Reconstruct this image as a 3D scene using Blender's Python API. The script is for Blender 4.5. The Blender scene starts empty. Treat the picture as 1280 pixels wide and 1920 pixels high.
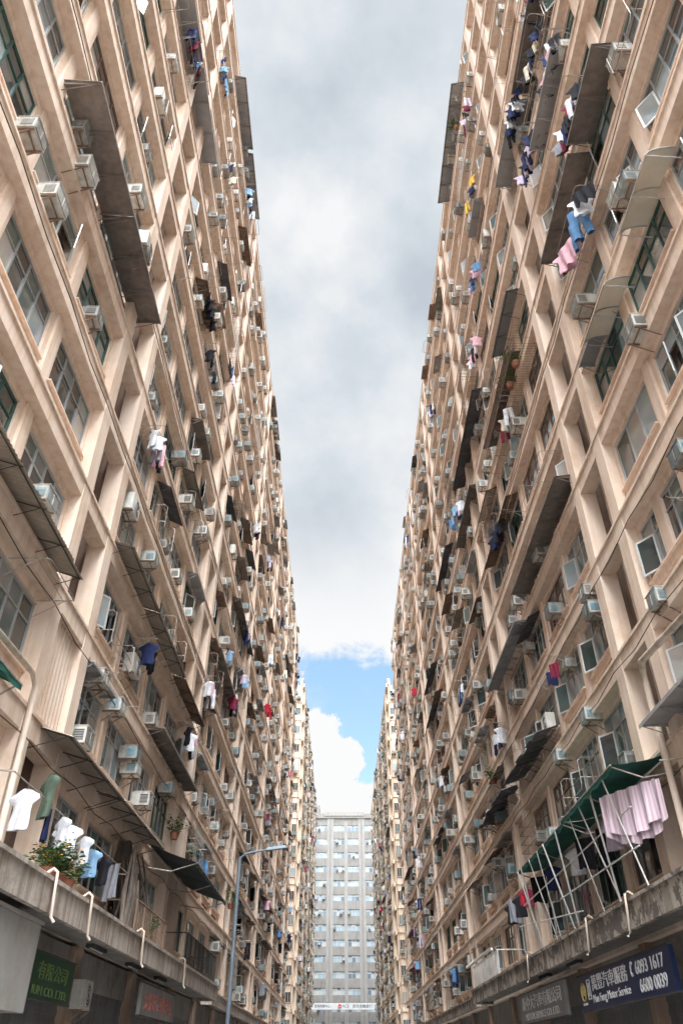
import bpy, math, random
from mathutils import Matrix, Vector
R=random.Random(11)
sc=bpy.context.scene
COL=sc.collection
WL,WR=6.75,7.75
ZB,F,N=4.4,2.95,16
HT=ZB+F*N
# ------------------------------------------------------------------ materials
MAT={}
def nodes(name):
    m=bpy.data.materials.new(name); m.use_nodes=True
    nt=m.node_tree; b=nt.nodes['Principled BSDF']
    return m,nt,b
def mk(name,c1,c2=None,rough=.7,scale=1.5,streak=0.,metal=0.,rnd=0.,bump=0.,peel=None,spec=.3,grime=0.,isl=0.):
    m,nt,b=nodes(name); N_=nt.nodes.new; L=nt.links.new
    c2=c2 or tuple(x*.8 for x in c1)
    geo=N_('ShaderNodeNewGeometry')
    n1=N_('ShaderNodeTexNoise'); n1.inputs['Scale'].default_value=scale; n1.inputs['Detail'].default_value=6; n1.inputs['Roughness'].default_value=.65
    L(geo.outputs['Position'],n1.inputs['Vector'])
    r1=N_('ShaderNodeValToRGB'); r1.color_ramp.elements[0].position=.35; r1.color_ramp.elements[1].position=.68
    r1.color_ramp.elements[0].color=(*c2,1); r1.color_ramp.elements[1].color=(*c1,1)
    L(n1.outputs['Fac'],r1.inputs['Fac']); col=r1.outputs['Color']
    def mul(col,val):
        mx=N_('ShaderNodeMix'); mx.data_type='RGBA'; mx.blend_type='MULTIPLY'; mx.inputs[0].default_value=1
        L(col,mx.inputs[6]); L(val,mx.inputs[7]); return mx.outputs[2]
    if streak>0:
        mp=N_('ShaderNodeMapping'); mp.inputs['Scale'].default_value=(3.5,3.5,.22)
        L(geo.outputs['Position'],mp.inputs['Vector'])
        n2=N_('ShaderNodeTexNoise'); n2.inputs['Scale'].default_value=1.6; n2.inputs['Detail'].default_value=5
        L(mp.outputs['Vector'],n2.inputs['Vector'])
        r2=N_('ShaderNodeValToRGB'); r2.color_ramp.elements[0].position=.32; r2.color_ramp.elements[1].position=.56
        k=1-streak; r2.color_ramp.elements[0].color=(k,k*.95,k*.9,1); r2.color_ramp.elements[1].color=(1,1,1,1)
        L(n2.outputs['Fac'],r2.inputs['Fac']); col=mul(col,r2.outputs['Color'])
    if grime>0:
        n3=N_('ShaderNodeTexNoise'); n3.inputs['Scale'].default_value=.45; n3.inputs['Detail'].default_value=9; n3.inputs['Roughness'].default_value=.75
        L(geo.outputs['Position'],n3.inputs['Vector'])
        r3=N_('ShaderNodeValToRGB'); r3.color_ramp.elements[0].position=.36; r3.color_ramp.elements[1].position=.5
        k=1-grime; r3.color_ramp.elements[0].color=(k,k*.93,k*.86,1); r3.color_ramp.elements[1].color=(1,1,1,1)
        L(n3.outputs['Fac'],r3.inputs['Fac']); col=mul(col,r3.outputs['Color'])
    if peel:
        n4=N_('ShaderNodeTexNoise'); n4.inputs['Scale'].default_value=2.3; n4.inputs['Detail'].default_value=8; n4.inputs['Roughness'].default_value=.7
        L(geo.outputs['Position'],n4.inputs['Vector'])
        r4=N_('ShaderNodeValToRGB'); r4.color_ramp.elements[0].position=.50; r4.color_ramp.elements[1].position=.53
        L(n4.outputs['Fac'],r4.inputs['Fac'])
        mx=N_('ShaderNodeMix'); mx.data_type='RGBA'; L(r4.outputs['Color'],mx.inputs[0]); L(col,mx.inputs[6]); mx.inputs[7].default_value=(*peel,1); col=mx.outputs[2]
    if rnd>0 or isl>0:
        oi=N_('ShaderNodeObjectInfo'); ad=N_('ShaderNodeMath'); ad.operation='ADD'
        ml=N_('ShaderNodeMath'); ml.operation='MULTIPLY'; ml.inputs[1].default_value=1. if isl>0 else 0.
        L(geo.outputs['Random Per Island'],ml.inputs[0]); L(oi.outputs['Random'],ad.inputs[0]); L(ml.outputs[0],ad.inputs[1])
        fr=N_('ShaderNodeMath'); fr.operation='FRACT'; L(ad.outputs[0],fr.inputs[0])
        mr=N_('ShaderNodeMapRange'); mr.inputs[3].default_value=1-max(rnd,isl); mr.inputs[4].default_value=1.05
        L(fr.outputs[0],mr.inputs[0]); cc=N_('ShaderNodeCombineColor')
        for i in range(3): L(mr.outputs[0],cc.inputs[i])
        col=mul(col,cc.outputs[0])
    L(col,b.inputs['Base Color'])
    b.inputs['Roughness'].default_value=rough; b.inputs['Metallic'].default_value=metal
    b.inputs['Specular IOR Level'].default_value=spec
    if bump>0:
        bp=N_('ShaderNodeBump'); bp.inputs['Strength'].default_value=bump; bp.inputs['Distance'].default_value=.03
        n5=N_('ShaderNodeTexNoise'); n5.inputs['Scale'].default_value=9; n5.inputs['Detail'].default_value=6
        L(geo.outputs['Position'],n5.inputs['Vector']); L(n5.outputs['Fac'],bp.inputs['Height']); L(bp.outputs['Normal'],b.inputs['Normal'])
    MAT[name]=m; return m
mk('paint_near',(.77,.625,.515),(.715,.57,.46),streak=.13,grime=.12,bump=.2,scale=.6)
mk('paint_far',(.68,.57,.455),(.62,.515,.405),streak=.2,grime=.2,bump=.2,scale=.6)
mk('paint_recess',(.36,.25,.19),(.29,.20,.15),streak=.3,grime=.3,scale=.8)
mk('slot_red',(.34,.12,.085),(.28,.105,.075),streak=.2)
mk('slot_beige',(.50,.35,.26),(.43,.30,.22),streak=.25)
mk('canopy_paint',(.54,.47,.40),(.41,.36,.30),streak=.45,grime=.5,peel=(.14,.12,.105),bump=.5,scale=2)
mk('canopy_paint_pale',(.58,.50,.43),(.45,.39,.33),streak=.5,grime=.45,bump=.5,scale=2)
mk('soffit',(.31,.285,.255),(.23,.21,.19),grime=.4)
mk('grey_concrete',(.195,.188,.178),(.165,.158,.15),streak=.2,grime=.15,scale=.3)
mk('grey_pale',(.235,.228,.215),(.205,.197,.187),streak=.2)
mk('frame_alu',(.5,.5,.49),(.38,.38,.37),rough=.45,metal=.2,rnd=.35)
mk('frame_green',(.05,.11,.09),rough=.5)
mk('frame_brown',(.2,.12,.09),rough=.5)
mk('ac_white',(.74,.73,.68),(.58,.56,.51),rough=.5,scale=5,streak=.3,rnd=.35)
mk('ac_grey',(.48,.48,.45),(.33,.33,.31),rough=.5,scale=5,streak=.3,rnd=.3)
mk('ac_dark',(.07,.075,.08),rough=.6)
mk('ac_blue',(.10,.36,.48),(.08,.26,.36),rough=.5)
mk('metal_dark',(.09,.085,.08),(.05,.045,.04),rough=.6,metal=.2)
mk('metal_rail',(.5,.47,.43),(.28,.22,.18),rough=.5,metal=.3,scale=8)
mk('rust',(.30,.20,.14),(.2,.135,.1),rough=.85,scale=6,streak=.3)
mk('shelf_brown',(.27,.23,.20),(.19,.16,.14),rough=.7,scale=2,streak=.2,rnd=.3)
mk('shelf_grey',(.42,.415,.41),(.33,.32,.315),rough=.6,scale=2,rnd=.3)
mk('corr_tan',(.47,.40,.33),(.36,.30,.24),rough=.75,scale=3,rnd=.3)
mk('corr_dark',(.14,.14,.15),(.09,.085,.085),rough=.6,scale=3)
mk('fabric_green',(.03,.15,.115),(.02,.09,.07),rough=.85,grime=.3)
mk('fabric_slate',(.05,.06,.06),(.035,.042,.042),rough=.85)
mk('poly_cream',(.74,.68,.56),(.64,.58,.47),rough=.35)
mk('pipe_cream',(.68,.56,.47),(.55,.45,.36),rough=.5,streak=.3)
mk('pipe_brown',(.42,.28,.21),(.33,.22,.16),rough=.6)
mk('pipe_white',(.72,.71,.68),(.6,.57,.53),rough=.4)
for k,c in dict(white=(.78,.78,.81),navy=(.03,.04,.11),pink=(.7,.42,.48),red=(.45,.03,.05),green=(.13,.18,.135),grey=(.28,.28,.31),jeans=(.12,.24,.42),black=(.025,.025,.03),lilac=(.66,.56,.68),sky=(.25,.42,.6),cream=(.72,.65,.52),maroon=(.22,.03,.06),yellow=(.7,.45,.08)).items():
    mk('cloth_'+k,c,tuple(x*.75 for x in c),rough=.95,scale=9,spec=.1)
mk('asphalt',(.055,.055,.056),(.04,.04,.042),rough=.9,scale=6,bump=.4)
mk('earth',(.12,.11,.10),rough=.95,scale=.1)
mk('paving',(.30,.29,.28),(.24,.23,.22),rough=.85,scale=2,grime=.3)
mk('line_white',(.7,.7,.68),rough=.7)
mk('shutter',(.17,.17,.165),(.125,.125,.12),rough=.5,streak=.3); mk('shop_dark',(.04,.04,.04),rough=.6)
mk('sign_navy',(.010,.022,.075),rough=.4); mk('sign_green',(.018,.062,.03),rough=.5); mk('sign_grey',(.30,.29,.275),rough=.5,streak=.3)
mk('sign_white',(.5,.5,.5),rough=.4); mk('letter_white',(.75,.75,.75)); mk('letter_gold',(.6,.45,.15)); mk('letter_red',(.5,.03,.03)); mk('letter_pink',(.6,.22,.18)); mk('letter_dark',(.07,.07,.08)); mk('letter_lime',(.15,.22,.08))
mk('leaf',(.09,.17,.04),(.045,.10,.025),rough=.6,scale=12,isl=.55); mk('flower',(.8,.36,.04),rough=.6); mk('pot',(.3,.12,.07))
mk('stain',(.06,.05,.04),(.13,.10,.08),rough=.95,scale=3)
mk('pole_grey',(.20,.25,.29),(.155,.19,.22),rough=.45,metal=.2)
mk('lens',(.5,.5,.48),rough=.2); mk('box_grey',(.38,.36,.33),(.33,.315,.29),rough=.5,grime=.2)
mk('sash_white',(.62,.62,.6),rough=.4); mk('interior',(.09,.08,.075),rough=.8)
def stripes():
    m,nt,b=nodes('cloth_striped'); N_=nt.nodes.new; L=nt.links.new
    tc=N_('ShaderNodeTexCoord'); wv=N_('ShaderNodeTexWave'); wv.wave_type='BANDS'; wv.bands_direction='X'; wv.inputs['Scale'].default_value=4.5; wv.inputs['Distortion'].default_value=.6
    L(tc.outputs['Object'],wv.inputs['Vector']); r=N_('ShaderNodeValToRGB'); r.color_ramp.elements[0].color=(.72,.60,.66,1); r.color_ramp.elements[1].color=(.60,.43,.50,1); r.color_ramp.elements[0].position=.55; r.color_ramp.elements[1].position=.7
    L(wv.outputs['Fac'],r.inputs['Fac']); L(r.outputs['Color'],b.inputs['Base Color']); b.inputs['Roughness'].default_value=.95; MAT['cloth_striped']=m
stripes()
def glass(name,cols,rough=.06,spec=1.0):
    m,nt,b=nodes(name); N_=nt.nodes.new; L=nt.links.new
    geo=N_('ShaderNodeNewGeometry'); oi=N_('ShaderNodeObjectInfo'); ad=N_('ShaderNodeMath'); ad.operation='ADD'
    L(geo.outputs['Random Per Island'],ad.inputs[0]); L(oi.outputs['Random'],ad.inputs[1])
    fr=N_('ShaderNodeMath'); fr.operation='FRACT'; L(ad.outputs[0],fr.inputs[0])
    r=N_('ShaderNodeValToRGB'); r.color_ramp.interpolation='CONSTANT'
    e=r.color_ramp.elements; e[0].color=(*cols[0][1],1); e[0].position=0; e[1].position=cols[1][0]; e[1].color=(*cols[1][1],1)
    for p,c in cols[2:]:
        q=e.new(p); q.color=(*c,1)
    L(fr.outputs[0],r.inputs['Fac'])
    n=N_('ShaderNodeTexNoise'); n.inputs['Scale'].default_value=2.5; n.inputs['Detail'].default_value=4
    L(geo.outputs['Position'],n.inputs['Vector'])
    mx=N_('ShaderNodeMix'); mx.data_type='RGBA'; mx.blend_type='MULTIPLY'; mx.inputs[0].default_value=.4
    L(r.outputs['Color'],mx.inputs[6]); L(n.outputs['Color'],mx.inputs[7]); L(mx.outputs[2],b.inputs['Base Color'])
    b.inputs['Roughness'].default_value=rough; b.inputs['Specular IOR Level'].default_value=spec; b.inputs['IOR'].default_value=1.7
    bp=N_('ShaderNodeBump'); bp.inputs['Strength'].default_value=.08; bp.inputs['Distance'].default_value=.05
    n2=N_('ShaderNodeTexNoise'); n2.inputs['Scale'].default_value=1.3; L(geo.outputs['Position'],n2.inputs['Vector']); L(n2.outputs['Fac'],bp.inputs['Height']); L(bp.outputs['Normal'],b.inputs['Normal'])
    MAT[name]=m
glass('glass',[(0,(.05,.07,.07)),(.3,(.10,.15,.14)),(.5,(.2,.24,.24)),(.65,(.04,.04,.04)),(.76,(.42,.40,.37)),(.9,(.34,.42,.44))])
glass('glass_blue',[(0,(.26,.33,.37)),(.3,(.33,.38,.40)),(.55,(.17,.22,.26)),(.72,(.38,.40,.39)),(.88,(.12,.15,.18))],.25,.35)
# ------------------------------------------------------------------ mesh builder
class MB:
    def __init__(s): s.v=[]; s.f=[]; s.m=[]
    def box(s,x0,x1,y0,y1,z0,z1,m):
        o=len(s.v); s.v+=[(x0,y0,z0),(x1,y0,z0),(x1,y1,z0),(x0,y1,z0),(x0,y0,z1),(x1,y0,z1),(x1,y1,z1),(x0,y1,z1)]
        s.f+=[(o,o+3,o+2,o+1),(o+4,o+5,o+6,o+7),(o,o+1,o+5,o+4),(o+1,o+2,o+6,o+5),(o+2,o+3,o+7,o+6),(o+3,o,o+4,o+7)]; s.m+=[m]*6; return s
    def hexa(s,P,m):
        o=len(s.v); s.v+=[tuple(p) for p in P]
        s.f+=[(o,o+3,o+2,o+1),(o+4,o+5,o+6,o+7),(o,o+1,o+5,o+4),(o+1,o+2,o+6,o+5),(o+2,o+3,o+7,o+6),(o+3,o,o+4,o+7)]; s.m+=[m]*6; return s
    def grid(s,fn,nu,nv,m):
        o=len(s.v)
        for j in range(nv+1):
            for i in range(nu+1): s.v.append(tuple(fn(i/nu,j/nv)))
        for j in range(nv):
            for i in range(nu):
                a=o+j*(nu+1)+i; s.f.append((a,a+1,a+nu+2,a+nu+1)); s.m.append(m)
        return s
    def tube(s,pts,r,m,n=6,cap=True):
        pts=[Vector(p) for p in pts]; o=len(s.v); rr=r if isinstance(r,(list,tuple)) else [r]*len(pts)
        for i,p in enumerate(pts):
            t=(pts[min(i+1,len(pts)-1)]-pts[max(i-1,0)]).normalized()
            a=Vector((0,0,1)) if abs(t.z)<.9 else Vector((1,0,0))
            u=t.cross(a).normalized(); w=t.cross(u)
            for k in range(n):
                an=2*math.pi*k/n; s.v.append(tuple(p+(u*math.cos(an)+w*math.sin(an))*rr[i]))
        for i in range(len(pts)-1):
            for k in range(n):
                a=o+i*n+k; b=o+i*n+(k+1)%n; s.f.append((a,b,b+n,a+n)); s.m.append(m)
        if cap:
            s.f.append(tuple(o+k for k in range(n))); s.m.append(m)
            e=o+(len(pts)-1)*n; s.f.append(tuple(e+k for k in reversed(range(n)))); s.m.append(m)
        return s
    def add(s,o,M):
        b=len(s.v); s.v+=[tuple(M@Vector(p)) for p in o.v]; s.f+=[tuple(i+b for i in f) for f in o.f]; s.m+=o.m; return s
    def mesh(s,name,smooth=False):
        me=bpy.data.meshes.new(name); me.from_pydata(s.v,[],s.f)
        ks=list(dict.fromkeys(s.m)); ix={k:i for i,k in enumerate(ks)}
        for k in ks: me.materials.append(MAT[k])
        me.polygons.foreach_set('material_index',[ix[k] for k in s.m])
        if smooth: me.polygons.foreach_set('use_smooth',[True]*len(s.f))
        me.update(); return me
def top(o,label=None,cat=None,group=None,kind=None):
    if label: o['label']=label
    if cat: o['category']=cat
    if group: o['group']=group
    if kind: o['kind']=kind
    return o
def obj(name,me,M=None,parent=None,**k):
    o=bpy.data.objects.new(name,me); COL.objects.link(o)
    if M is not None: o.matrix_world=M
    if parent is not None: o.parent=parent
    top(o,**k); return o
def child(name,me,root,base):
    o=bpy.data.objects.new(name,me); COL.objects.link(o); o.parent=root
    o.matrix_parent_inverse=Matrix.Translation(base).inverted(); return o
def WM(side,s,d,z,rot=0,W=None):
    W=W or (WL if side<0 else WR)
    if side<0: return Matrix.Translation((-W+d,s,z))@Matrix.Rotation(-math.pi/2+rot,4,'Z')
    return Matrix.Translation((W-d,s,z))@Matrix.Rotation(math.pi/2+rot,4,'Z')
INST={}
def put(kind,tm,M,label=None,far=None):
    p=M.translation; dd=math.sqrt(p.x**2+p.y**2+(p.z-1.6)**2)
    vis=p.y>2 and p.y*.8+(p.z-1.6)*.6>0 and (p.z-1.6)/max(p.y,.1)<3.4
    INST.setdefault(kind,[]).append((dd+(0 if vis else 400),tm,M,label))
CACHE={}
def meshes(tm):
    k=id(tm)
    if k not in CACHE: CACHE[k]=[(n,mb.mesh(n,sm)) for n,mb,sm in tm['parts']]
    return CACHE[k]
KEEP=[]
def emit(kind,cap,partcap,cat,group,stufflabel):
    L_=sorted(INST.get(kind,[]),key=lambda t:t[0]); st=MB()
    for i,(d,tm,M,lab) in enumerate(L_):
        if i<cap:
            if i<partcap:
                ms=meshes(tm); r=obj(kind,ms[0][1],M,label=lab or tm['label'],cat=cat,group=group)
                for n,me in ms[1:]:
                    c=bpy.data.objects.new(n,me); COL.objects.link(c); c.parent=r
            else:
                if 'm' not in tm:
                    a=MB()
                    for n,mb,sm in tm['parts']: a.add(mb,Matrix())
                    tm['m']=a.mesh(kind)
                obj(kind,tm['m'],M,label=lab or tm['label'],cat=cat,group=group)
        else:
            for n,mb,sm in tm['parts']: st.add(mb,M)
    if st.v: obj('distant_'+kind+'s',st.mesh('distant_'+kind),label=stufflabel,cat=cat,kind='stuff')
# ------------------------------------------------------------------ templates
def t_ac(body,gr,label,w=.29,dp=.5,h=.37):
    c=MB().box(-w,w,0,dp,0,h,body); c.box(-w-.012,w+.012,.1,dp+.03,h,h+.018,body)
    g=MB().box(-w+.04,w-.04,dp,dp+.006,.04,h-.05,gr)
    for i in range(8):
        z=.055+i*(h-.12)/8; g.box(-w+.04,w-.04,dp+.006,dp+.02,z,z+.012,body)
    g.box(-.008,.008,dp+.006,dp+.026,.04,h-.05,body)
    for sx in (-1,1):
        a,b=(w,w+.005) if sx>0 else (-w-.005,-w)
        g.box(a,b,dp-.3,dp-.05,.06,h-.08,gr)
        a,b=(w+.005,w+.015) if sx>0 else (-w-.015,-w-.005)
        for i in range(6):
            z=.07+i*(h-.16)/6; g.box(a,b,dp-.3,dp-.05,z,z+.012,body)
    k=MB()
    for x in (-w+.06,w-.06):
        k.box(x-.015,x+.015,0,dp-.02,-.03,-.002,'rust')
        k.hexa([(x-.012,0,-.3),(x+.012,0,-.3),(x+.012,.03,-.3),(x-.012,.03,-.3),(x-.012,dp-.12,-.03),(x+.012,dp-.12,-.03),(x+.012,dp-.07,-.03),(x-.012,dp-.07,-.03)],'rust')
    k.box(-w+.03,w-.03,dp-.16,dp-.13,-.045,-.02,'rust')
    return dict(parts=[('casing',c,0),('grille',g,0),('bracket',k,0)],label=label)
ACS=[t_ac('ac_white','ac_dark','cream window air conditioner on a rusty wall bracket'),
     t_ac('ac_white','ac_blue','white air conditioner with blue grille on the facade'),
     t_ac('ac_grey','ac_dark','weathered grey window air conditioner on a bracket',.26,.42,.34),
     t_ac('ac_white','ac_dark','wide off-white air conditioner jutting from a window',.33,.6,.41),
     t_ac('ac_white','ac_grey','small white window air conditioner on a bracket',.24,.36,.31),
     t_ac('ac_grey','ac_blue','grey air conditioner with teal side louvres',.3,.55,.38)]
def t_split():
    c=MB().box(-.4,.4,.1,.42,0,.6,'ac_white')
    f=MB(); n=20
    for rr in (.08,.15,.22,.25):
        pts=[(-.1+rr*math.cos(2*math.pi*i/n),.43,.3+rr*math.sin(2*math.pi*i/n)) for i in range(n+1)]
        f.tube(pts,.007,'ac_white',4)
    o=len(f.v); f.v+=[(-.1+.26*math.cos(2*math.pi*i/n),.424,.3+.26*math.sin(2*math.pi*i/n)) for i in range(n)]
    f.f.append(tuple(o+i for i in range(n))); f.m.append('ac_dark')
    k=MB()
    for x in (-.3,.3): k.box(x-.02,x+.02,0,.45,-.04,-.003,'rust'); k.tube([(x,0,-.35),(x,.4,-.04)],.014,'rust',4)
    k.box(-.32,.32,.2,.23,-.06,-.03,'rust')
    return dict(parts=[('casing',c,0),('fan_grille',f,0),('bracket',k,0)],label='white outdoor condenser unit with round fan on wall bracket')
SPLIT=t_split()
def t_shelf(Ln,dp,m,lip=.05,slope=.12):
    a=MB(); a.hexa([(-Ln/2,0,0),(Ln/2,0,0),(Ln/2,dp,-slope),(-Ln/2,dp,-slope),(-Ln/2,0,.015),(Ln/2,0,.015),(Ln/2,dp,.015-slope),(-Ln/2,dp,.015-slope)],m)
    a.box(-Ln/2,Ln/2,dp,dp+.015,-slope-lip,.03-slope,m)
    k=MB(); n=max(2,int(Ln/1.1)+1)
    k.box(-Ln/2+.03,Ln/2-.03,.0,.03,-.3,-.26,m)
    for i in range(n):
        x=-Ln/2+.06+i*(Ln-.12)/(n-1)
        k.box(x-.015,x+.015,.01,dp-.02,-slope*.6-.06,-slope*.5,m)
        k.hexa([(x-.012,0,-.42),(x+.012,0,-.42),(x+.012,.025,-.42),(x-.012,.025,-.42),(x-.012,dp-.1,-slope-.02),(x+.012,dp-.1,-slope-.02),(x+.012,dp-.05,-slope-.02),(x-.012,dp-.05,-slope-.02)],m)
    nm={'shelf_brown':'brown','shelf_grey':'grey','rust':'rusty','corr_dark':'black'}[m]
    return dict(parts=[('sheet',a,0),('bracket',k,0)],label=nm+' flat metal awning fixed above a window')
def t_corr(Ln,dp,m,slope=.3,wv=.13,ragged=0):
    a=MB(); nu=int(Ln/wv*4)
    ph=[R.uniform(-ragged,ragged) for _ in range(int(Ln/.8)+2)]
    def g(u,v):
        x=-Ln/2+u*Ln; e=dp+ph[int(u*Ln/.8)]
        return (x,v*e,-v*slope*e/dp+.018*math.sin(2*math.pi*x/wv))
    a.grid(g,nu,2,m)
    k=MB(); n=max(2,int(Ln/1.2)+1)
    for i in range(n):
        x=-Ln/2+.05+i*(Ln-.1)/(n-1); k.tube([(x,0,-.04),(x,dp,-slope-.03)],.014,'metal_dark',4); k.tube([(x,0,-.55),(x,dp*.85,-slope*.85-.04)],.012,'metal_dark',4)
    k.tube([(-Ln/2,dp*.9,-slope*.9-.035),(Ln/2,dp*.9,-slope*.9-.035)],.016,'metal_dark',4)
    nm={'corr_tan':'tan','corr_dark':'black','rust':'rusty','shelf_grey':'grey','fabric_green':'green'}[m]
    return dict(parts=[('sheet',a,0),('strut',k,0)],label=nm+' corrugated sheet awning over a window')
def t_fabric(Ln,dp,m,slope=.7):
    a=MB()
    a.grid(lambda u,v:(-Ln/2+u*Ln,v*dp,-v*slope-.07*math.sin(math.pi*v)*(1+.5*math.sin(u*Ln*3))+.015*math.sin(u*Ln*5)*v),int(Ln*6),6,m)
    a.grid(lambda u,v:(-Ln/2+u*Ln,dp+.01*math.sin(u*Ln*9),-slope-v*(.10+.05*abs(math.sin(u*Ln*4)))),int(Ln*8),2,m)
    k=MB()
    for x in (-Ln/2+.1,0,Ln/2-.1): k.tube([(x,0,-slope-.1),(x,dp*.55,-slope-.25),(x,dp,-slope)],.02,'metal_rail',5)
    k.tube([(-Ln/2,dp,-slope),(Ln/2,dp,-slope)],.022,'metal_rail',5)
    nm='dark green' if m=='fabric_green' else 'dark slate'
    return dict(parts=[('fabric',a,1),('folding_arm',k,0)],label=nm+' fabric awning stretched over folding arms')
def t_poly():
    a=MB(); Ln=2.0; D=.82
    a.grid(lambda u,v:(-Ln/2+u*Ln,D*math.sin(v*1.35),-.5*(1-math.cos(v*1.35))),12,8,'poly_cream')
    k=MB()
    for x in (-Ln/2,-.02,Ln/2):
        k.tube([(x,D*math.sin(v/8*1.35),-.5*(1-math.cos(v/8*1.35))-.02) for v in range(9)],.02,'frame_alu',5); k.tube([(x,0,-.5),(x,D*.93,-.41)],.016,'frame_alu',5)
    k.tube([(-Ln/2,D*.97,-.41),(Ln/2,D*.97,-.41)],.018,'frame_alu',5)
    return dict(parts=[('curved_sheet',a,1),('bracket',k,0)],label='curved cream polycarbonate awning above a window')
POLY=t_poly()
AW=[t_shelf(2.8,.55,'shelf_brown'),t_shelf(2.3,.5,'shelf_grey'),t_corr(2.7,.6,'corr_tan'),t_corr(2.4,.55,'corr_dark'),t_corr(2.9,.6,'rust',.25),t_shelf(1.6,.5,'rust'),t_corr(1.8,.55,'shelf_grey'),t_shelf(6.3,.6,'shelf_brown'),t_corr(6.2,.6,'corr_dark'),t_shelf(2.4,.5,'shelf_grey')]
def t_rack(w=1.7,dp=.85):
    a=MB(); r=.013; e=dp; z=0
    a.tube([(-w/2,0,z),(-w/2,e-.12,z),(-w/2+.04,e-.03,z),(-w/2+.13,e,z),(w/2-.13,e,z),(w/2-.04,e-.03,z),(w/2,e-.12,z),(w/2,0,z)],r,'metal_rail',4)
    for y in (.3,.58): a.tube([(-w/2,y,z),(w/2,y,z)],r*.8,'metal_rail',4)
    k=MB()
    for x in (-w/2,w/2): k.tube([(x,0,-.4),(x,dp*.75,0)],r,'metal_rail',4)
    return dict(parts=[('rail',a,0),('strut',k,0)],label='steel clothes drying rack bolted below a window')
def t_loop(w=1.4,h=1.1,dp=.5):
    a=MB(); r=.013
    a.tube([(-w/2,0,h),(-w/2,dp-.1,h),(-w/2,dp,h-.1),(-w/2,dp,.12),(-w/2+.1,dp,0),(w/2-.1,dp,0),(w/2,dp,.12),(w/2,dp,h-.1),(w/2,dp-.1,h),(w/2,0,h)],r,'metal_rail',5)
    a.tube([(-w/2,0,h*.35),(-w/2,dp,h*.35),(w/2,dp,h*.35),(w/2,0,h*.35)],r,'metal_rail',4)
    return dict(parts=[('rail',a,0)],label='bent steel hanging frame fixed outside a window')
RACKS=[t_rack(),t_rack(2.3,.95),t_rack(1.3,.7),t_loop(),t_loop(2.1,.9,.6)]
def t_cage(w=2.4,dp=.55,h=1.5,m='metal_rail'):
    a=MB(); n=int(w/.13)
    for i in range(n+1):
        x=-w/2+i*w/n; a.tube([(x,0,h),(x,dp,h),(x,dp,0),(x,0,0)],.008,m,4,False)
    for z in (0,h*.33,h*.66,h): a.tube([(-w/2,0,z),(-w/2,dp,z),(w/2,dp,z),(w/2,0,z)],.012,m,4)
    return dict(parts=[('bars',a,0)],label='welded metal window cage projecting from the wall')
CAGES=[t_cage(),t_cage(2.5,.6,1.0,'rust'),t_cage(2.2,.5,.8,'metal_dark')]
def t_shirt(c,s=1.):
    a=MB()
    def hw(v): return (.17+.9*v if v<.1 else (.33+.25*(v-.1) if v<.3 else .23+.02*math.sin(v*9)))*s
    for o in (-1,1):
        a.grid(lambda u,v:((2*u-1)*hw(v),o*.045*math.cos((u-.5)*3.1)+.02*math.sin(u*14+v*3)*v,-.05-.72*s*v-.05*abs(2*u-1)*(v<.35)),10,10,'cloth_'+c)
    k=MB().tube([(-.17,0,-.06),(0,0,-.01),(.17,0,-.06)],.006,'metal_dark',4); k.tube([(0,0,-.02),(0,0,.05)],.005,'metal_dark',4)
    return dict(parts=[('garment',a,1),('hanger',k,0)],label=c+' shirt hanging on a hanger to dry')
def t_trous(c,s=1.):
    a=MB()
    for sx in (-1,1):
        for o in (-1,1):
            a.grid(lambda u,v:((sx*(.10+.05*v)+(2*u-1)*(.105-.02*v))*s,(o*.05*math.cos((u-.5)*3)+.015*math.sin(v*12))*s,(-.02-.95*v)*s),5,8,'cloth_'+c)
    return dict(parts=[('garment',a,1)],label=c+' trousers pegged out to dry')
def t_towel(c,w=.7,h=.9):
    a=MB(); a.grid(lambda u,v:((u-.5)*w*(1-.08*v),.05*math.sin(u*17+v*2)*(.3+v),-h*v-.04*math.sin(u*6)*v),22,6,'cloth_'+c)
    return dict(parts=[('cloth',a,1)],label=c+' sheet hung over a rail to dry')
def t_swag(w,h,m,label):
    a=MB(); a.grid(lambda u,v:((u-.5)*w*(1-.12*v*math.sin(u*3.14)),(.10*math.sin(u*34)+.05*math.sin(u*13+1))*(.4+.6*v)*(1-.3*v),-v*(h*(.72+.28*math.sin(u*math.pi)**.6))+.03*math.sin(u*21)*v),72,14,m)
    a.grid(lambda u,v:((u-.5)*w*.96,.12+.09*math.sin(u*29+2)*(.4+.6*v),-v*h*(.62+.25*math.sin(u*math.pi))),60,10,m)
    return dict(parts=[('cloth',a,1)],label=label)
cols=['white','white','navy','pink','red','green','grey','jeans','black','lilac','sky','cream','maroon','black','navy','grey','white','black','grey','navy','white']
GA={}
for c in sorted(set(cols))+['yellow']: GA[c]=[t_shirt(c),t_shirt(c,.85),t_trous(c),t_towel(c,.6,.8),t_towel(c,.4,.5)]
for c in GA:
    for t in GA[c]: t['label']=t['label'].replace('jeans','blue denim').replace('sky ','sky blue ')
def laundry(side,s,z,n,W=None,width=1.6,cl=None,d=.6,kinds=None):
    for i in range(n):
        c=(cl[i%len(cl)] if cl else R.choice(cols)); t=GA[c][R.choice(kinds or [0,0,1,2,3,4])]
        x=s-width/2+(i+.5)*width/n
        put('laundry',t,WM(side,x,d+R.uniform(-.06,.06),z-.03,R.uniform(.3,1.9) if t is not GA[c][3] else R.uniform(-.2,.2),W))
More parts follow.
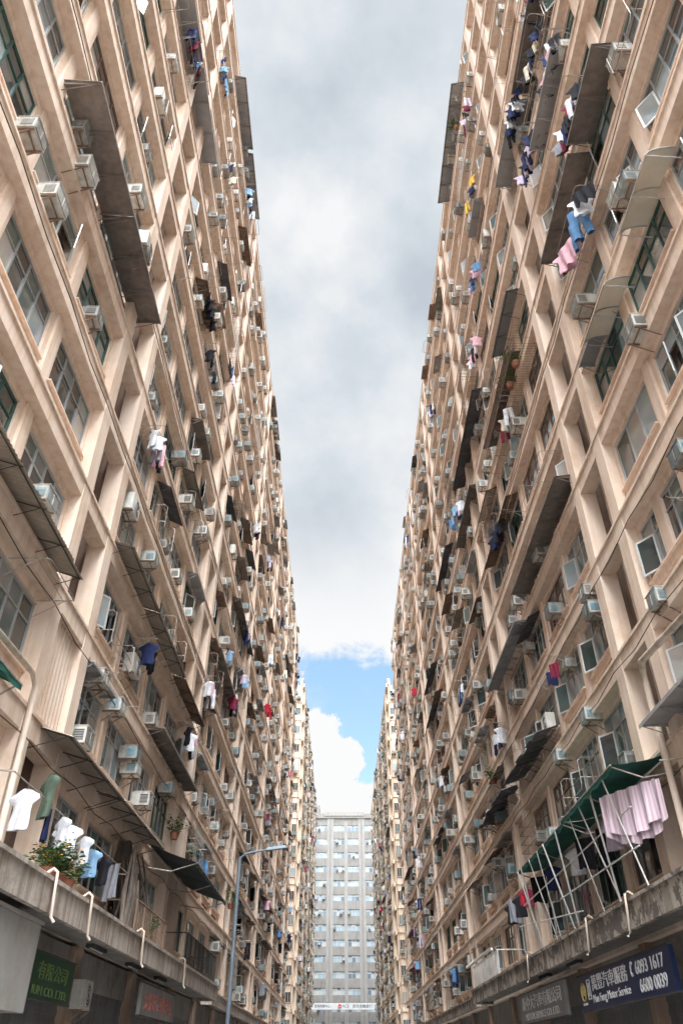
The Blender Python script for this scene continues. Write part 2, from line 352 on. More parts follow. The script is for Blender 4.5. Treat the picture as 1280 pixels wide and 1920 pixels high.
# windows
def t_win(w,h,n,fm,openp=(),trans=True):
    f=MB(); g=MB(); e=.05
    f.box(-w/2,w/2,-.03,.03,0,e,fm); f.box(-w/2,w/2,-.03,.03,h-e,h,fm)
    f.box(-w/2,-w/2+e,-.03,.03,e,h-e,fm); f.box(w/2-e,w/2,-.03,.03,e,h-e,fm)
    pw=(w-2*e)/n; zt=h*.68 if trans else h-e
    for i in range(n):
        x0=-w/2+e+i*pw; x1=x0+pw
        if i: f.box(x0-.025,x0+.025,-.025,.028,e,h-e,fm)
        if trans: f.box(x0+.025,x1-.025,-.02,.024,zt-.02,zt+.02,fm); g.box(x0,x1,-.012,-.004,zt,h-e,'glass')
        if i in openp:
            an=R.uniform(.4,.8); sgn=R.choice((-1,1)); hx=x0+.03 if sgn>0 else x1-.03
            for q,m,t,(a0,a1,b0,b1) in ((g,'glass',.004,(0,pw-.06,.05,zt-e-.03)),(f,'sash_white',.014,(0,pw-.06,0,.05)),(f,'sash_white',.014,(0,pw-.06,zt-e-.05,zt-e)),(f,'sash_white',.014,(pw-.11,pw-.06,.05,zt-e-.05)),(f,'sash_white',.014,(0,.05,.05,zt-e-.05))):
                M=Matrix.Translation((hx,.03,e))@Matrix.Rotation(an*sgn,4,'Z')
                tmp=MB().box(min(a0*sgn,a1*sgn),max(a0*sgn,a1*sgn),-t,t,b0,b1,m); q.add(tmp,M)
            g.box(x0,x1,-.2,-.19,e,zt,'interior')
        else: g.box(x0,x1,-.012,-.004,e,zt,'glass')
    return (f,g)
WH=1.52
WINS=[t_win(2.6,WH,4,'frame_alu'),t_win(2.6,WH,3,'frame_alu',(0,)),t_win(2.6,WH,4,'frame_green',(2,)),t_win(2.6,WH,5,'frame_alu',(1,3)),t_win(2.6,WH,4,'frame_brown'),t_win(2.6,WH,3,'frame_alu',(),False),t_win(2.6,WH,4,'frame_alu',(3,)),t_win(2.6,WH,4,'frame_green')]
WM_CACHE=[(a.mesh('window'),b.mesh('pane')) for a,b in WINS]
# ------------------------------------------------------------------ apartment slabs
PITCH,REC=3.3,2.3; MOD=REC+4*PITCH
def block(side,W,s0,s1,r0,paint,slot,label,near):
    base=Vector((side*(W+6),(s0+s1)/2,0)); root=bpy.data.objects.new('apartment_building',None); COL.objects.link(root); root.location=base
    top(root,label=label,cat='apartment building',group='long residential blocks lining the street')
    def fb(mb,a,b,d0,d1,z0,z1,m):
        if side<0: mb.box(-W+d0,-W+d1,a,b,z0,z1,m)
        else: mb.box(W-d1,W-d0,a,b,z0,z1,m)
    k=math.floor((s0-r0)/MOD)-1; p=r0+k*MOD; allb=[]
    while p<s1+MOD:
        allb.append(('r',p,p+REC))
        for j in range(4): allb.append(('b',p+REC+j*PITCH,p+REC+(j+1)*PITCH))
        p+=MOD
    segs=[q for q in allb if q[1]>=s0-1e-6 and q[2]<=s1+1e-6]
    a0,b0=segs[0][1],segs[-1][2]
    frame=MB(); panel=MB(); core=MB(); rec=MB(); wins=[]
    for q in ((s0,a0),(b0,s1)):
        if q[1]-q[0]>.01: fb(panel,q[0],q[1],-.28,.05,ZB-.2,HT,paint); fb(core,q[0],q[1],-13,-.28,0,HT-.1,paint)
    for i in range(N+1):
        z=ZB+i*F
        fb(frame,s0,s1,-.1,.34,z-.34,z+.16,paint)
        fb(frame,s0-.004,s1+.004,.2,.39,z+.09,z+.164,paint)
    fb(frame,s0,s1,-.28,.1,HT,HT+1.0,paint); fb(frame,s0-.05,s1+.05,-.3,.2,HT+1.0,HT+1.1,paint)
    edges={}
    for t,a,b in segs:
        for e in (a,b): edges[round(e,3)]=edges.get(round(e,3),0) or (1 if t=='r' else 0)
    for e,w in edges.items():
        hw=.27 if w else .17
        fb(frame,e-hw,e+hw,-.15,.36 if w else .13,ZB-.3,HT+.25,paint)
    for t,a,b in segs:
        if t=='r':
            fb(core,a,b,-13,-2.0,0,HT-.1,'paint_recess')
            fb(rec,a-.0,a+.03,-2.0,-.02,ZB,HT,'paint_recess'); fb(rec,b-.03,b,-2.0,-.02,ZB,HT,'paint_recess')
            for i in range(N):
                z=ZB+i*F
                fb(rec,a+.7,b-.7,-2.0,-1.96,z+1.2,z+2.2,'glass')
            continue
        fb(core,a,b,-13,-.28,0,HT-.1,paint)
        al,bl=a+.15,b-.15
        for i in range(N):
            z=ZB+i*F; c=(a+b)/2
            fb(panel,al,bl,-.3,.06,z+.15,z+.33,paint); fb(panel,al,bl,-.3,.06,z+.67,z+.85,paint)
            fb(panel,al,a+.45,-.3,.06,z+.33,z+.67,paint); fb(panel,b-.45,bl,-.3,.06,z+.33,z+.67,paint)
            fb(panel,a+.45,b-.45,-.3,-.03,z+.33,z+.67,slot)
            fb(panel,a+.3,b-.3,-.2,.15,z+.85,z+.90,paint)
            fb(panel,al,a+.35,-.3,.06,z+.85,z+2.42,paint); fb(panel,b-.35,bl,-.3,.06,z+.85,z+2.42,paint)
            fb(panel,al,bl,-.3,.06,z+2.42,z+2.65,paint)
            wi=R.randrange(len(WINS)) if R.random()<.6 else (0 if side<0 else 6)
            if R.random()<.06: fb(panel,c-.22,c+.22,-.3,.055,z+.9,z+2.42,paint)
            wins.append((WM(side,c,-.04,z+.90,0,W),wi))
    child('facade_frame',frame.mesh('facade_frame'),root,base); child('spandrel_wall',panel.mesh('spandrel_wall'),root,base)
    child('rear_wall',core.mesh('rear_wall'),root,base)
    if rec.v: child('light_well',rec.mesh('light_well'),root,base)
    if not near:
        g=MB()
        for i in range(N):
            z=ZB+i*F; g.box(*sorted((side*(W-.02),side*(W+12))),s0-.1,s0-.003,z-.1,z+.06,paint)
            for c in (.55,1.45,3.2,5.4,7.6,9.8):
                x=side*(W+c); w=.3 if c<2 else .6
                g.box(x-w,x+w,s0-.04,s0-.005,z+.9,z+2.0,'glass'); g.box(x-w-.05,x+w+.05,s0-.09,s0-.004,z+.84,z+.9,'frame_alu'); g.box(x-.02,x+.02,s0-.06,s0-.04,z+.9,z+2.0,'frame_alu')
                if R.random()<.5: put('air_conditioner',R.choice(ACS),Matrix.Translation((x+R.uniform(-.2,.2),s0-.05,z+.4))@Matrix.Rotation(math.pi,4,'Z'))
        for c in (.12,1.0,2.1,4.3): g.tube([(side*(W+c),s0-.12,ZB),(side*(W+c),s0-.12,HT)],.06,'pipe_brown',6)
        child('gable_wall',g.mesh('gable_wall'),root,base)
    def key(w):
        p=w[0].translation; v=p.y>3 and (p.z-1.6)/max(p.y,.1)<3.2; return p.length+(0 if v else 500)
    wins.sort(key=key); st=MB()
    for i,(M,wi) in enumerate(wins):
        if i<100:
            a,b=WM_CACHE[wi]; o=bpy.data.objects.new('window',a); COL.objects.link(o); o.parent=root; o.matrix_local=Matrix.Translation(-base)@M
            q=bpy.data.objects.new('pane',b); COL.objects.link(q); q.parent=o
        else: st.add(WINS[wi][0],M); st.add(WINS[wi][1],M)
    o=child('window',st.mesh('windows_rest'),root,base); o['kind']='stuff'
    for t,a,b in segs:
        if t!='r' or b<2: continue
        for off,dd,rr,mm in ((.6,-.35,.055,'pipe_brown'),(.95,-.2,.07,'pipe_cream'),(1.5,-.6,.05,'pipe_brown'),(1.75,-.3,.045,'pipe_cream')):
            x=-W+dd if side<0 else W-dd
            mb=MB().tube([(x,a+off,ZB),(x,a+off,HT+.3)],rr,mm,8)
            for i in range(N): mb.tube([(x,a+off,ZB+1.4+i*F),(x,a+off,ZB+1.5+i*F)],rr*1.3,mm,8)
            child('drainpipe',mb.mesh('drainpipe'),root,base)
    for t,a,b in segs:
        if t=='r' or b<1: continue
        c=(a+b)/2
        for i in range(N):
            z=ZB+i*F
            if i==0 and near and c<40: continue
            nr=near and c<21
            if R.random()<(.30 if nr else .66): put('air_conditioner',R.choice(ACS) if R.random()<.93 else SPLIT,WM(side,c+R.uniform(-1.0,-.35),.02,z+R.choice((.92,.92,.45,1.85)),R.uniform(-.04,.04),W))
            if R.random()<(.12 if nr else .42): put('air_conditioner',R.choice(ACS),WM(side,c+R.uniform(.35,1.0),.02,z+R.choice((.92,.4,1.7)),0,W))
            q=R.random(); pa=(.30 if i<8 else .14)*(1 if c>30 else .6)
            if nr: pa=.02
            if q<pa: put('awning',R.choice(AW[:7]+AW[9:]) if R.random()<.88 else R.choice(AW[7:9]),WM(side,c+R.uniform(-.3,.3),.06,z+2.52+R.uniform(-.05,.1),0,W))
            q=R.random()
            if q<(.3 if nr else .3):
                rk=R.choice(RACKS); put('clothes_rack',rk,WM(side,c+R.uniform(-.3,.3),.1,z+(R.choice((.8,2.4,2.2)) if rk not in RACKS[3:] else R.choice((.8,.3))),0,W))
                if rk not in RACKS[3:] and R.random()<(.08 if nr else (.38 if side>0 else .26)): laundry(side,c,INST['clothes_rack'][-1][2].translation.z,R.randint(2,5),W,1.3)
            elif q<.34 and not nr: put('window_cage',R.choice(CAGES),WM(side,c,.1,z+.9,0,W))
    for t,a,b in segs:
        if t=='b' and b>6 and R.random()<.16:
            put('awning',R.choice(AW[:2]+AW[5:7]),WM(side,(a+b)/2,.1,HT+R.choice((-.4,-.45,.9)),0,W))
    return root
block(-1,WL,-.8,101.5,14.7,'paint_near','slot_red','long beige sixteen-storey block with red-lined spandrels and window air conditioners',True)
block(1,WR,.6,101.5,16.1,'paint_near','slot_beige','long beige sixteen-storey block crowded with awnings and drying laundry',True)
block(-1,6.35,114,190,116,'paint_far','slot_beige','pale beige residential block beyond the side street with bare end wall',False)
block(1,7.6,114,190,117,'paint_far','slot_beige','pale beige residential block across the side street near the bank',False)
for side,z,s0,s1,d in ((-1,7.2,4,60,.45),(-1,10.1,4,90,.42),(-1,16.3,4,70,.42),(1,7.1,5,70,.45),(1,10.4,5,90,.42),(1,13.1,5,60,.42),(-1,22,4,50,.42),(1,22.1,5,60,.42)):
    pts=[]; n=int((s1-s0)/1.7)
    for i in range(n+1):
        s=s0+(s1-s0)*i/n; pts.append(((-WL+d if side<0 else WR-d),s,z-.3-(.12 if i%2 else 0)+R.uniform(-.03,.03)))
    obj('cable',MB().tube(pts,.014,'metal_dark',4).mesh('cable'),label='thin black cable strung along the beige facade',cat='cable',group='cables along the facades')
# ------------------------------------------------------------------ surveyed awnings etc.
def mk_aw(kind,s0,s1,dp,m,side,z,label=None,d=.1,**k):
    L_=s1-s0; t={'shelf':t_shelf,'corr':t_corr,'fab':t_fabric}[kind](L_,dp,m,**k)
    if label: t['label']=label
    KEEP.append(t); put('awning',t,WM(side,(s0+s1)/2,d,z))
mk_aw('shelf',8.0,11.5,.95,'shelf_brown',-1,20.5,'long dark brown sheet metal awning with brackets'); mk_aw('shelf',11.52,15.2,.95,'shelf_brown',-1,20.5,'long dark brown sheet metal awning with brackets')
mk_aw('corr',17.3,21,.85,'corr_tan',-1,13.6); mk_aw('corr',21.1,26,.85,'corr_tan',-1,13.6); mk_aw('corr',26.2,31,.8,'rust',-1,13.6)
mk_aw('corr',9.0,14.3,.85,'corr_tan',-1,10.7,ragged=.06)
mk_aw('shelf',11.5,14,.7,'shelf_grey',-1,36.4); mk_aw('shelf',14.2,18.5,.7,'shelf_grey',-1,36.4)
mk_aw('corr',20.5,25,.8,'shelf_grey',-1,50.6); mk_aw('corr',25.2,30,.8,'shelf_grey',-1,50.5)
mk_aw('shelf',24,31,.8,'shelf_brown',-1,10.7)
mk_aw('fab',26.5,34,1.9,'fabric_slate',-1,7.7)
mk_aw('corr',15.4,20,1.0,'corr_tan',-1,7.5); mk_aw('corr',20.1,25.5,1.0,'corr_tan',-1,7.5)
mk_aw('fab',9.5,12.8,.8,'fabric_green',-1,7.6,slope=.4)
mk_aw('shelf',8.6,11.4,.8,'shelf_brown',1,24.2); mk_aw('shelf',11.5,15.4,.8,'shelf_brown',1,23.9); mk_aw('corr',19.3,23,.8,'shelf_grey',1,27.9)
mk_aw('shelf',10,14,.75,'shelf_brown',1,33.4); mk_aw('shelf',14.2,18,.75,'shelf_grey',1,33.4); mk_aw('shelf',10.5,14,.7,'shelf_grey',1,28.9)
mk_aw('corr',21,29,.85,'shelf_grey',1,50.9)
mk_aw('corr',27.5,36,.8,'corr_dark',1,30.5); mk_aw('corr',21,27,.8,'corr_dark',1,25.9)
mk_aw('shelf',18.5,26,.8,'shelf_brown',1,17.0)
mk_aw('shelf',26.2,33,.8,'shelf_grey',1,15.9); mk_aw('corr',25.5,31.5,.9,'corr_dark',1,11.3,ragged=.1); mk_aw('corr',32.2,38.5,.9,'corr_dark',1,11.3,ragged=.1)
mk_aw('fab',16.8,21.6,1.6,'fabric_green',1,7.4,slope=.35); mk_aw('fab',21.8,28.5,1.5,'fabric_green',1,7.4,slope=.35)
mk_aw('shelf',13.0,16.4,.9,'shelf_grey',1,7.9)
put('awning',POLY,WM(1,9.6,.1,18.5)); put('awning',POLY,WM(1,13.0,.1,18.4))
for s in (21,24.5):
    t=t_cage(3.2,.9,1.1,'rust'); KEEP.append(t); put('window_cage',t,WM(1,s,.1,24.4))
for side,s,z,k in ((1,12.0,16.0,3),(1,10.8,20.0,0),(1,14.4,20.0,3),(1,15.0,10.1,1),(1,21.4,9.8,1),(1,25.0,9.8,1),(1,27.5,7.9,1),(1,8.6,23,0),(-1,9.6,19.0,3),(-1,7.6,16.8,0),(-1,12.6,21.5,0),(-1,20.2,9.6,1),(-1,22.9,8.7,1),(-1,28.0,9.6,1),(1,19.3,12.8,0),(-1,18.3,9.6,0)):
    put('air_conditioner',ACS[k],WM(side,s,.06,z))
put('air_conditioner',SPLIT,WM(-1,12.8,.7,20.6,.1))
def rackl(side,s,z,n,cl=None,rk=None,d=.6,kinds=None):
    put('clothes_rack',rk or RACKS[1],WM(side,s,.1,z)); 
    if n: laundry(side,s,z,n,None,2.0,cl,d,kinds)
rackl(1,12.6,21.9,0)
bigt=[(t_trous('jeans',1.35),12.2,.9,'large faded blue jeans pegged upside down to dry'),(t_towel('pink',1.0,1.0),13.2,.4,'pink cloth hanging off a drying rack'),(t_trous('jeans',1.2),12.6,.2,'faded blue jeans pegged out to dry'),(t_shirt('pink',1.2),13.6,1.0,'pink shirt hanging from a drying rack'),(t_shirt('white',1.1),11.8,1.2,'white shirt hanging from a drying rack'),(t_towel('black',.7,.7),11.5,.8,'black cloth hanging off a drying rack')]
for t,s,rt,lb in bigt:
    t['label']=lb; KEEP.append(t); put('laundry',t,WM(1,s,.85,21.85,rt))
rackl(1,11.2,25.6,10,['black','navy','white','maroon','grey'],None,.7)
rackl(1,11.4,29.6,10,['black','white','pink','navy'],None,.6); rackl(1,14.5,29.6,9,['black','navy','lilac'],None,.7); rackl(1,10.5,34.0,9,['navy','pink','maroon','sky'])
rackl(1,14.6,33.2,8,['navy','black','white'],None,.7); rackl(1,11.8,32,7,['black','navy','cream'],None,.7)
rackl(1,28,21.6,5,['black','navy'],None,.6); rackl(-1,29.3,12.4,6,['black','white','white','pink'],None,.7); rackl(-1,35,9.0,4,['sky','jeans'])
rackl(-1,13.5,36.0,8,['navy','jeans','maroon','black']); rackl(-1,17.7,44,5,['navy','sky']); rackl(1,20.6,46,5,['lilac','maroon','black']); rackl(-1,27.5,48.5,6,['sky','navy','white'])
rackl(1,22.5,41,4,['yellow','navy','grey']); rackl(1,24.5,36,5,['jeans','pink','navy']); rackl(1,33.5,14,4,['white','navy']); rackl(-1,24.3,28.8,5,['black','black','grey'],None,.6)
rackl(-1,22.4,30.5,5,['black','black']); rackl(1,27,33,5,['pink','white','black']); rackl(-1,60,26,3,['red']); rackl(-1,33,16,4,['white','pink']); rackl(1,38,30,4,['sky','jeans'])
for i,(s,c,k,rt) in enumerate(((14.0,'white',0,1.2),(15.3,'navy',1,.2),(15.9,'white',1,.9),(16.5,'white',0,1.4),(16.9,'jeans',1,.1),(17.5,'white',1,1.0),(18.1,'navy',1,.4),(18.7,'sky',1,1.3),(19.6,'black',1,1.0),(20.6,'grey',3,.9))):
    put('laundry',GA[c][k],WM(-1,s,1.0+R.uniform(-.1,.1),5.75,rt))
gr=t_shirt('green',1.15); KEEP.append(gr); gr['label']='long dull green coat hanging on a hanger'; put('laundry',gr,WM(-1,15.1,.95,6.35,.8))
ln=MB().tube([(-WL+1.0,13.2,5.77),(-WL+1.0,22,5.77)],.012,'metal_rail',5)
for s in (13.2,22): ln.tube([(-WL+1.0,s,5.77),(-WL+.1,s,5.85)],.016,'metal_rail',5)
obj('clothes_line',ln.mesh('clothes_line'),label='thin steel clothes line strung above the ledge',cat='clothes line')
sw=t_swag(1.8,1.15,'cloth_striped','large pink and white striped sheet gathered over a line'); put('laundry',sw,WM(1,17.6,1.1,6.75,.5))
put('laundry',GA['lilac'][3],WM(1,19.3,.8,6.7,.5)); put('laundry',GA['lilac'][0],WM(1,19.9,.9,6.7,.7)); put('laundry',GA['black'][3],WM(1,21.2,.7,6.8,.5)); put('laundry',GA['white'][0],WM(1,23.4,.9,6.8,.8)); put('laundry',GA['black'][3],WM(1,22.4,.9,6.8,.8))
for s,c,k in ((26,'navy',0),(29.8,'maroon',1),(30.5,'red',4),(31.3,'black',0),(32.3,'grey',3),(28,'black',3),(33,'black',0)): put('laundry',GA[c][k],WM(1,s,1.0,6.85,.9))
ln=MB().tube([(WR-1.0,15.8,6.78),(WR-1.0,34,6.88)],.012,'metal_rail',5)
for s in (15.8,25,34): ln.tube([(WR-1.0,s,6.82),(WR-.1,s,6.9)],.016,'metal_rail',5)
obj('clothes_line',ln.mesh('clothes_line'),label='thin steel clothes line under the green awning',cat='clothes line')
for s,lean in ((17.8,-.4),(18.9,.5),(20.0,-.7),(21.0,-.3),(22.6,.6),(24.2,-.6),(25.1,.2),(26.3,-.6),(27.6,.5),(28.2,-.6)):
    p=MB().tube([(WR-1.2,s+lean,4.6),(WR-1.62,s,7.04)],R.choice((.016,.02,.026)),'pipe_white',8); p.box(WR-1.28,WR-1.12,s+lean-.08,s+lean+.08,4.585,4.63,'metal_rail')
    obj('awning_pole',p.mesh('awning_pole'),label='slanting white pole propping up a green awning',cat='pole',group='poles propping the green awning')
for z,s0,s1,dz in ((5.4,17,24,.1),(6.2,17,29,-.1),(4.9,22,30,.7)):
    obj('awning_pole',MB().tube([(WR-1.38,s0,z),(WR-1.4,s1,z+dz)],.018,'pipe_white',6).mesh('awning_pole'),label='white horizontal pole tied between slanting props',cat='pole',group='poles propping the green awning')
# ------------------------------------------------------------------ ground storey, ledge canopies
def canopy(side,s0,s1,dp,z0,z1,m,label):
    W=WL if side<0 else WR; base=Vector((side*(W-dp/2),(s0+s1)/2,z0))
    r=bpy.data.objects.new('street_canopy',None); COL.objects.link(r); r.location=base; top(r,label=label,cat='canopy',group='concrete canopies above the shops')
    def b(mb,a,c,d0,d1,za,zb,mm):
        if side<0: mb.box(-W+d0,-W+d1,a,c,za,zb,mm)
        else: mb.box(W-d1,W-d0,a,c,za,zb,mm)
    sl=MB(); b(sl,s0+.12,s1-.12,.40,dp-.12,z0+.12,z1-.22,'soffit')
    fa=MB(); b(fa,s0,s1,dp-.12,dp,z0,z1,m); b(fa,s0-.02,s1+.02,dp-.15,dp+.05,z1,z1+.07,m); b(fa,s0,s0+.12,.40,dp-.12,z0,z1,m); b(fa,s1-.12,s1,.40,dp-.12,z0,z1,m)
    child('slab',sl.mesh('slab'),r,base); child('fascia',fa.mesh('fascia'),r,base)
    return r
for side,W,m,e,dp in ((-1,WL,'canopy_paint_pale',38,1.4),(1,WR,'canopy_paint',43,1.4)):
    z0=3.85 if side<0 else 4.02
    canopy(side,0,e,dp,z0,z0+.5,m,'weathered concrete ledge with flaking paint above the shopfronts')
    canopy(side,e+2,100,.9,z0,z0+.45,m,'narrow weathered concrete ledge above the shops')
    x=lambda d:(-W+d if side<0 else W-d)
    for s in ((15.0,17.4,22.5,29) if side<0 else (18.2,21.5,29)):
        p=MB().tube([(x(dp-.1),s,z0+.62),(x(dp+.02),s,z0+.70),(x(dp+.10),s,z0+.64),(x(dp+.12),s,z0+.3),(x(dp+.11),s+.1,z0-.08),(x(dp+.16),s+.15,z0-.16)],.028,'pipe_cream',8)
        obj('drainpipe',p.mesh('drainpipe',True),label='cream bent drainpipe hooked over the concrete ledge',cat='drainpipe',group='bent drainpipes over the ledges')
    for k,s in enumerate(range(3,96,6)):
        base=Vector((side*W,s+3,0))
        r=bpy.data.objects.new('shopfront',None); COL.objects.link(r); r.location=base; top(r,label='roller-shuttered shopfront below the concrete ledge',cat='shop',group='shopfronts along the street')
        def bb(mb,a,c,d0,d1,za,zb,mm): mb.box(min(x(d0),x(d1)),max(x(d0),x(d1)),a,c,za,zb,mm)
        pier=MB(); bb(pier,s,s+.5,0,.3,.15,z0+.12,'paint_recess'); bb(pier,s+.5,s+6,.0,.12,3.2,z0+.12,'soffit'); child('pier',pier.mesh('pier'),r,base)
        sh=MB()
        for j in range(24): bb(sh,s+.5,s+6,.02,.05+.02*(j%2),.15+j*.127,.15+(j+1)*.127,'shutter')
        child('shutter',sh.mesh('shutter'),r,base)
    for s in ((21,25,29) if side<0 else (26,30)):
        xx=(-W+.75 if side<0 else W-.75); t=MB().box(xx-.1,xx+.1,s-.6,s+.6,z0+.04,z0+.12,'metal_dark'); t.tube([(xx,s-.55,z0+.03),(xx,s+.55,z0+.03)],.018,'pipe_white',8)
        obj('tube_light',t.mesh('tube_light'),label='unlit tube light fixed beneath the concrete ledge',cat='light',group='tube lights under the ledges')
def rail(side,s0,s1,d,z0,h,m,label):
    W=WL if side<0 else WR; x=-W+d if side<0 else W-d
    a=MB(); n=int((s1-s0)/.16)
    for i in range(n+1):
        s=s0+(s1-s0)*i/n; a.tube([(x,s,z0),(x,s,z0+h)],.011 if i%6 else .025,m,4)
    for z in (z0+.08,z0+h): a.tube([(x,s0,z),(x,s1,z)],.022,m,5)
    for s in (s0,s1): a.tube([(x,s,z0+h),(-W+.1 if side<0 else W-.1,s,z0+h)],.022,m,5)
    obj('railing',a.mesh('railing'),label=label,cat='railing')
rail(-1,30,37.5,1.3,4.42,1.0,'metal_dark','black metal railing around a first-floor ledge'); rail(1,35.5,42.5,1.3,4.6,.9,'pipe_white','white railing around a first-floor ledge')
rail(-1,22.3,26.5,1.25,4.42,.8,'rust','rusty low railing on the concrete ledge')
sc_=MB()
for i in range(9):
    s=15.02+i*.2; sc_.box(-WL+.10,-WL+.2,s,s+.07,7.6,9.95,'paint_near')
sc_.box(-WL+.08,-WL+.22,14.98,16.72,7.52,7.6,'paint_near')
obj('slatted_screen',sc_.mesh('slatted_screen'),label='beige vertical slats closing the light well opening',cat='screen')
st=MB(); st.grid(lambda u,v:(-WL+.4+.06*math.sin(u*9+v*5),22.7+u*2.6+.3*math.sin(v*7),4.42+v*(2.3+.3*math.sin(u*5))),20,20,'stain')
for k in range(14):
    s=22.6+k*.2; st.tube([(-WL+.5+R.uniform(0,.5),s+R.uniform(-.2,.2),4.45),(-WL+.6+R.uniform(0,.4),s+R.uniform(-.2,.2),5.4),(-WL+.5,s+R.uniform(-.3,.3),6.6+R.uniform(-.3,.4))],[.03,.05,.02],'stain',5)
for k in range(6):
    s=21.6+k*.16; st.tube([(-WL+1.1,s,4.45),(-WL+1.1+R.uniform(-.1,.1),s+R.uniform(-.1,.2),5.3),(-WL+1.0,s+R.uniform(.1,.5),6.4+R.uniform(-.3,.3))],[.05,.07,.03],'stain',6)
obj('scorched_panel',st.mesh('scorched_panel',True),label='dark mouldy panel with dried roots on the ledge',cat='panel')
p=MB().tube([(WR-.65,11,8.9),(WR-.65,16.2,9.3),(WR-.55,16.5,9.2),(WR-.5,16.6,8.9),(WR-.5,16.6,4.6)],.08,'pipe_cream',10); obj('drainpipe',p.mesh('pipe',True),label='thick cream waste pipe running along the facade',cat='drainpipe')
p=MB().tube([(-WL+.5,9,7.9),(-WL+.5,14.0,8.0),(-WL+.5,14.3,7.8),(-WL+.5,14.4,4.5)],.06,'pipe_cream',10); obj('drainpipe',p.mesh('pipe',True),label='thick cream waste pipe turning down the facade',cat='drainpipe')
p=MB().tube([(WR-1.45,36,5.6),(WR-1.45,43.6,5.6)],.06,'pipe_white',8); obj('water_pipe',p.mesh('pipe',True),label='white horizontal pipe along the ledge edge',cat='pipe')
cb=MB().box(-WL+.1,-WL+1.2,11.5,15.6,2.35,3.7,'box_grey'); cb.box(-WL+.08,-WL+1.24,11.46,15.64,3.7,3.76,'box_grey'); cb.box(-WL+.2,-WL+1.0,15.6,15.62,2.5,3.5,'sign_grey')
obj('duct_box',cb.mesh('duct_box'),label='large grey sheet metal duct box under the ledge',cat='duct')
put('air_conditioner',SPLIT,WM(-1,21.5,.15,2.7))
# ------------------------------------------------------------------ signs
def text(body,width,height,m):
    cu=bpy.data.curves.new('t','FONT'); cu.body=body; cu.size=1; cu.extrude=.02; cu.align_x='CENTER'; cu.align_y='CENTER'
    o=bpy.data.objects.new('t',cu); COL.objects.link(o); bpy.context.view_layer.update()
    me=bpy.data.meshes.new_from_object(o.evaluated_get(bpy.context.evaluated_depsgraph_get())); bpy.data.objects.remove(o)
    if not me.vertices: return None
    xs=[v.co.x for v in me.vertices]; ys=[v.co.y for v in me.vertices]
    cx,cy=(max(xs)+min(xs))/2,(max(ys)+min(ys))/2; sx=width/(max(xs)-min(xs)); sy=height/(max(ys)-min(ys))
    for v in me.vertices: v.co=((v.co.x-cx)*sx,(v.co.y-cy)*sy,v.co.z*.6)
    me.materials.clear(); me.materials.append(MAT[m]); return me
def frame3(side,x,y,z):
    c={-1:((0,1,0),(0,0,1),(1,0,0)),1:((0,-1,0),(0,0,1),(-1,0,0)),0:((1,0,0),(0,0,1),(0,-1,0))}[side]
    return Matrix(((c[0][0],c[1][0],c[2][0],x),(c[0][1],c[1][1],c[2][1],y),(c[0][2],c[1][2],c[2][2],z),(0,0,0,1)))
def sign(side,x,y,z,w,h,m,texts,label,extra=None):
    b=MB().box(-w/2,w/2,-h/2,h/2,-.1,0,m); b.box(-w/2-.03,w/2+.03,h/2,h/2+.03,-.1,.02,'metal_dark'); b.box(-w/2-.03,w/2+.03,-h/2-.03,-h/2,-.1,.02,'metal_dark')
    M=frame3(side,x,y,z); r=obj('shop_sign',b.mesh('shop_sign'),M,label=label,cat='sign')
    for body,tx,ty,tw,th,tm in texts:
        me=text(body,tw,th,tm)
        if me:
            q=bpy.data.objects.new('lettering',me); COL.objects.link(q); q.parent=r; q.location=(tx,ty,.004)
    if extra:
        q=bpy.data.objects.new('emblem',extra.mesh('emblem')); COL.objects.link(q); q.parent=r
    return r
em=MB(); n=20
em.tube([(-3.1+.2*math.cos(2*math.pi*i/n),.02+.2*math.sin(2*math.pi*i/n),.02) for i in range(n+1)],.02,'letter_gold',4); em.box(-3.22,-2.98,-.06,.1,.004,.03,'letter_gold'); em.box(-3.15,-3.05,.1,.17,.004,.03,'letter_gold'); em.box(-3.3,-2.9,-.27,-.22,.004,.02,'letter_white')
em.box(-2.72,-2.69,-.15,.27,.004,.02,'letter_white'); em.box(-2.45,-2.42,-.15,.27,.004,.02,'letter_white'); em.box(-2.72,-2.42,.25,.28,.004,.02,'letter_white'); em.box(-2.72,-2.42,-.17,-.14,.004,.02,'letter_white'); em.box(-2.66,-2.48,.1,.13,.03,.04,'letter_white'); em.box(-2.6,-2.54,-.1,.2,.004,.02,'letter_white')
em.tube([(1.22,.3,.02),(1.12,.24,.02),(1.1,.12,.02),(1.18,.06,.02)],[.035,.018,.018,.035],'letter_white',6)
sign(1,WR-1.15,20.9,3.2,7.2,.8,'sign_navy',[('萬豐汽車服務',-.75,.165,3.0,.34,'letter_white'),('Man Fung Motor Service',-.75,-.2,3.1,.23,'letter_white'),('6093 1617',2.3,.18,1.8,.25,'letter_white'),('6600 0039',2.35,-.17,1.7,.25,'letter_white')],'navy motor service sign with white lettering below the ledge',em)
sign(1,WR-1.0,30.2,3.3,7.0,.9,'sign_grey',[('新中大汽車有限公司',0,.15,6.0,.42,'letter_white'),('MOTOR SERVICE CO. LTD.',0,-.26,5.2,.2,'letter_white')],'faded grey company sign with raised white lettering')
sign(-1,-WL+.8,17.9,3.05,3.0,.75,'sign_green',[('有限公司',.1,.1,1.9,.3,'letter_lime'),('IUM CO. LTD.',.1,-.24,2.2,.15,'letter_lime')],'green company sign with pale lettering under the ledge')
sign(-1,-WL+1.1,27.5,3.15,5.0,.75,'sign_grey',[('金冠汽車冷氣',0,0,4.2,.45,'letter_pink')],'grey shop sign with faded red lettering')
